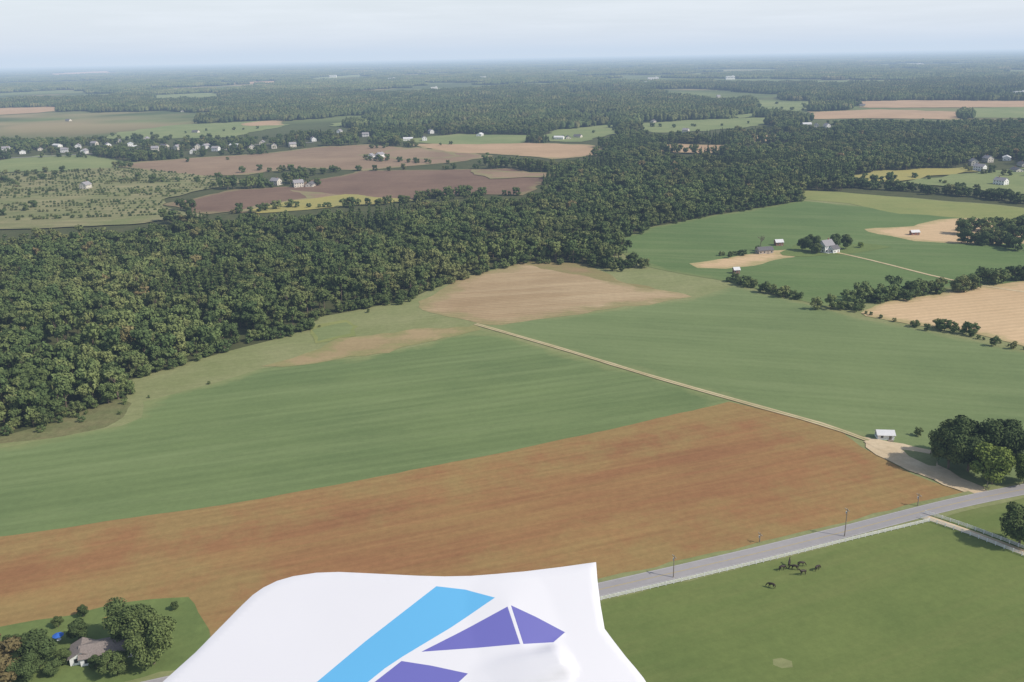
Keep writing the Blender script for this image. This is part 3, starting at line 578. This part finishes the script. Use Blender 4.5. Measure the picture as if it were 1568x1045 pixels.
a=np.array(op); gx,gy=np.meshgrid(np.arange(a[:,0].min(),a[:,0].max(),.008),np.arange(a[:,1].min(),a[:,1].max(),.008)); G=np.stack([gx.ravel(),gy.ravel()],-1); G=G[pip(G,op)]
def edist(V,poly):
    best=np.full(len(V),1e9); n=len(poly)
    for i in range(n):
        A,B=np.array(poly[i]),np.array(poly[(i+1)%n]); ab=B-A; t=np.clip(((V-A)@ab)/(ab@ab+1e-12),0,1); best=np.minimum(best,np.linalg.norm(V-(A+t[:,None]*ab),axis=1))
    return best
G=G[edist(G,op)>.005]; pts+=[Vector(x) for x in G]
r=geometry.delaunay_2d_cdt(pts,ed,[],1,1e-5); V=np.array([tuple(q) for q in r[0]]); Fs=[tuple(q) for q in r[2]]; cen=np.array([V[list(q)].mean(0) for q in Fs]); k=pip(cen,op); Fs=[q for q,kk in zip(Fs,k) if kk]; cen=cen[k]
# gentle cylindrical crown across the panel, crisp rolled rim
xc=(V[:,0]-V[:,0].mean())/.5; h=.012*(1-xc**2)
d=edist(V,op); h+=.003*np.sqrt(np.clip(d/.01,0,1))
bi=pip(V,bp); bd=edist(V,bp)*bi; bx=np.array(bp)[:,0]; fr=np.clip((V[:,0]-bx.min())/(bx.max()-bx.min()),0,1)
e_=np.clip(bd/.028,0,1); h+=.026*fr**1.5*(e_*e_*(3-2*e_))
c1,c2=pl(779,933),pl(800,1000); ab=c2-c1; t=np.clip(((V-c1)@ab)/(ab@ab),0,1); dl=np.linalg.norm(V-(c1+t[:,None]*ab),axis=1); h+=.005*np.clip(1-dl/.08,0,1)
P3=PC+V[:,:1]*ex+V[:,1:]*ey+h[:,None]*nrm
mi=np.zeros(len(Fs),int)
for k,ls in loops.items():
    for l in ls: mi[pip(cen,l)]=k
ob=np.array(op); cc=ob.mean(0); rim=len(op)
near=[int(np.argmin(((V-q)**2).sum(1))) for q in ob]
verts=[tuple(q) for q in P3]; faces=list(Fs); mats=list(mi); prev=near
for sh,dd in((.997,.015),(.97,.1),(.88,.22),(.6,.34)):
    base=len(verts); Q=cc+(ob-cc)*sh
    verts+=[tuple(PC+q[0]*ex+q[1]*ey-dd*nrm) for q in Q]; cur=list(range(base,base+rim))
    for i in range(rim):
        j=(i+1)%rim
        if prev[i]!=prev[j]: faces.append((prev[j],prev[i],cur[i],cur[j])); mats.append(0)
    prev=cur
faces.append(tuple(prev)); mats.append(0)
me=bpy.data.meshes.new('aircraft_fairing'); me.from_pydata(verts,[],faces)
def gloss(n,c):
    mt=simple(n,c,.35,.4,.015,4); mt.node_tree.nodes['Principled BSDF'].inputs['Coat Weight'].default_value=.3; return mt
for x in(gloss('white_gelcoat',(.64,.64,.67,1)),gloss('sky_blue_stripe',(.11,.38,.64,1)),gloss('violet_blue_stripe',(.13,.13,.40,1))): me.materials.append(x)
me.polygons.foreach_set('material_index',mats); me.polygons.foreach_set('use_smooth',[True]*len(faces)); me.validate(); me.update()
bm=bmesh.new(); bm.from_mesh(me); bmesh.ops.recalc_face_normals(bm,faces=bm.faces)
for e in bm.edges:
    if len(e.link_faces)==2 and e.calc_face_angle(0)>.8: e.smooth=False
bm.to_mesh(me); bm.free()
obj('aircraft_fairing',me)
# ------------------------------------------------------------------ haze (homogeneous volume; its emission stands in for scattered airlight)
b=MB(); b.box((0,0,245),(190000,190000,510)); mt=bpy.data.materials.new('haze'); mt.use_nodes=True; N=mt.node_tree.nodes; L=mt.node_tree.links; N.clear()
out=N.new('ShaderNodeOutputMaterial'); va=N.new('ShaderNodeVolumeAbsorption'); em=N.new('ShaderNodeEmission'); ad=N.new('ShaderNodeAddShader')
D=1e-4; sg=(.56,.66,.80); va.inputs['Color'].default_value=(1-sg[0],1-sg[1],1-sg[2],1); va.inputs['Density'].default_value=D
Lh=(.60,.71,.85); em.inputs['Color'].default_value=tuple(a*b_ for a,b_ in zip(sg,Lh))+(1,); em.inputs['Strength'].default_value=D
L.new(va.outputs[0],ad.inputs[0]); L.new(em.outputs[0],ad.inputs[1]); L.new(ad.outputs[0],out.inputs['Volume'])
obj('haze',b.mesh('haze',[mt]))
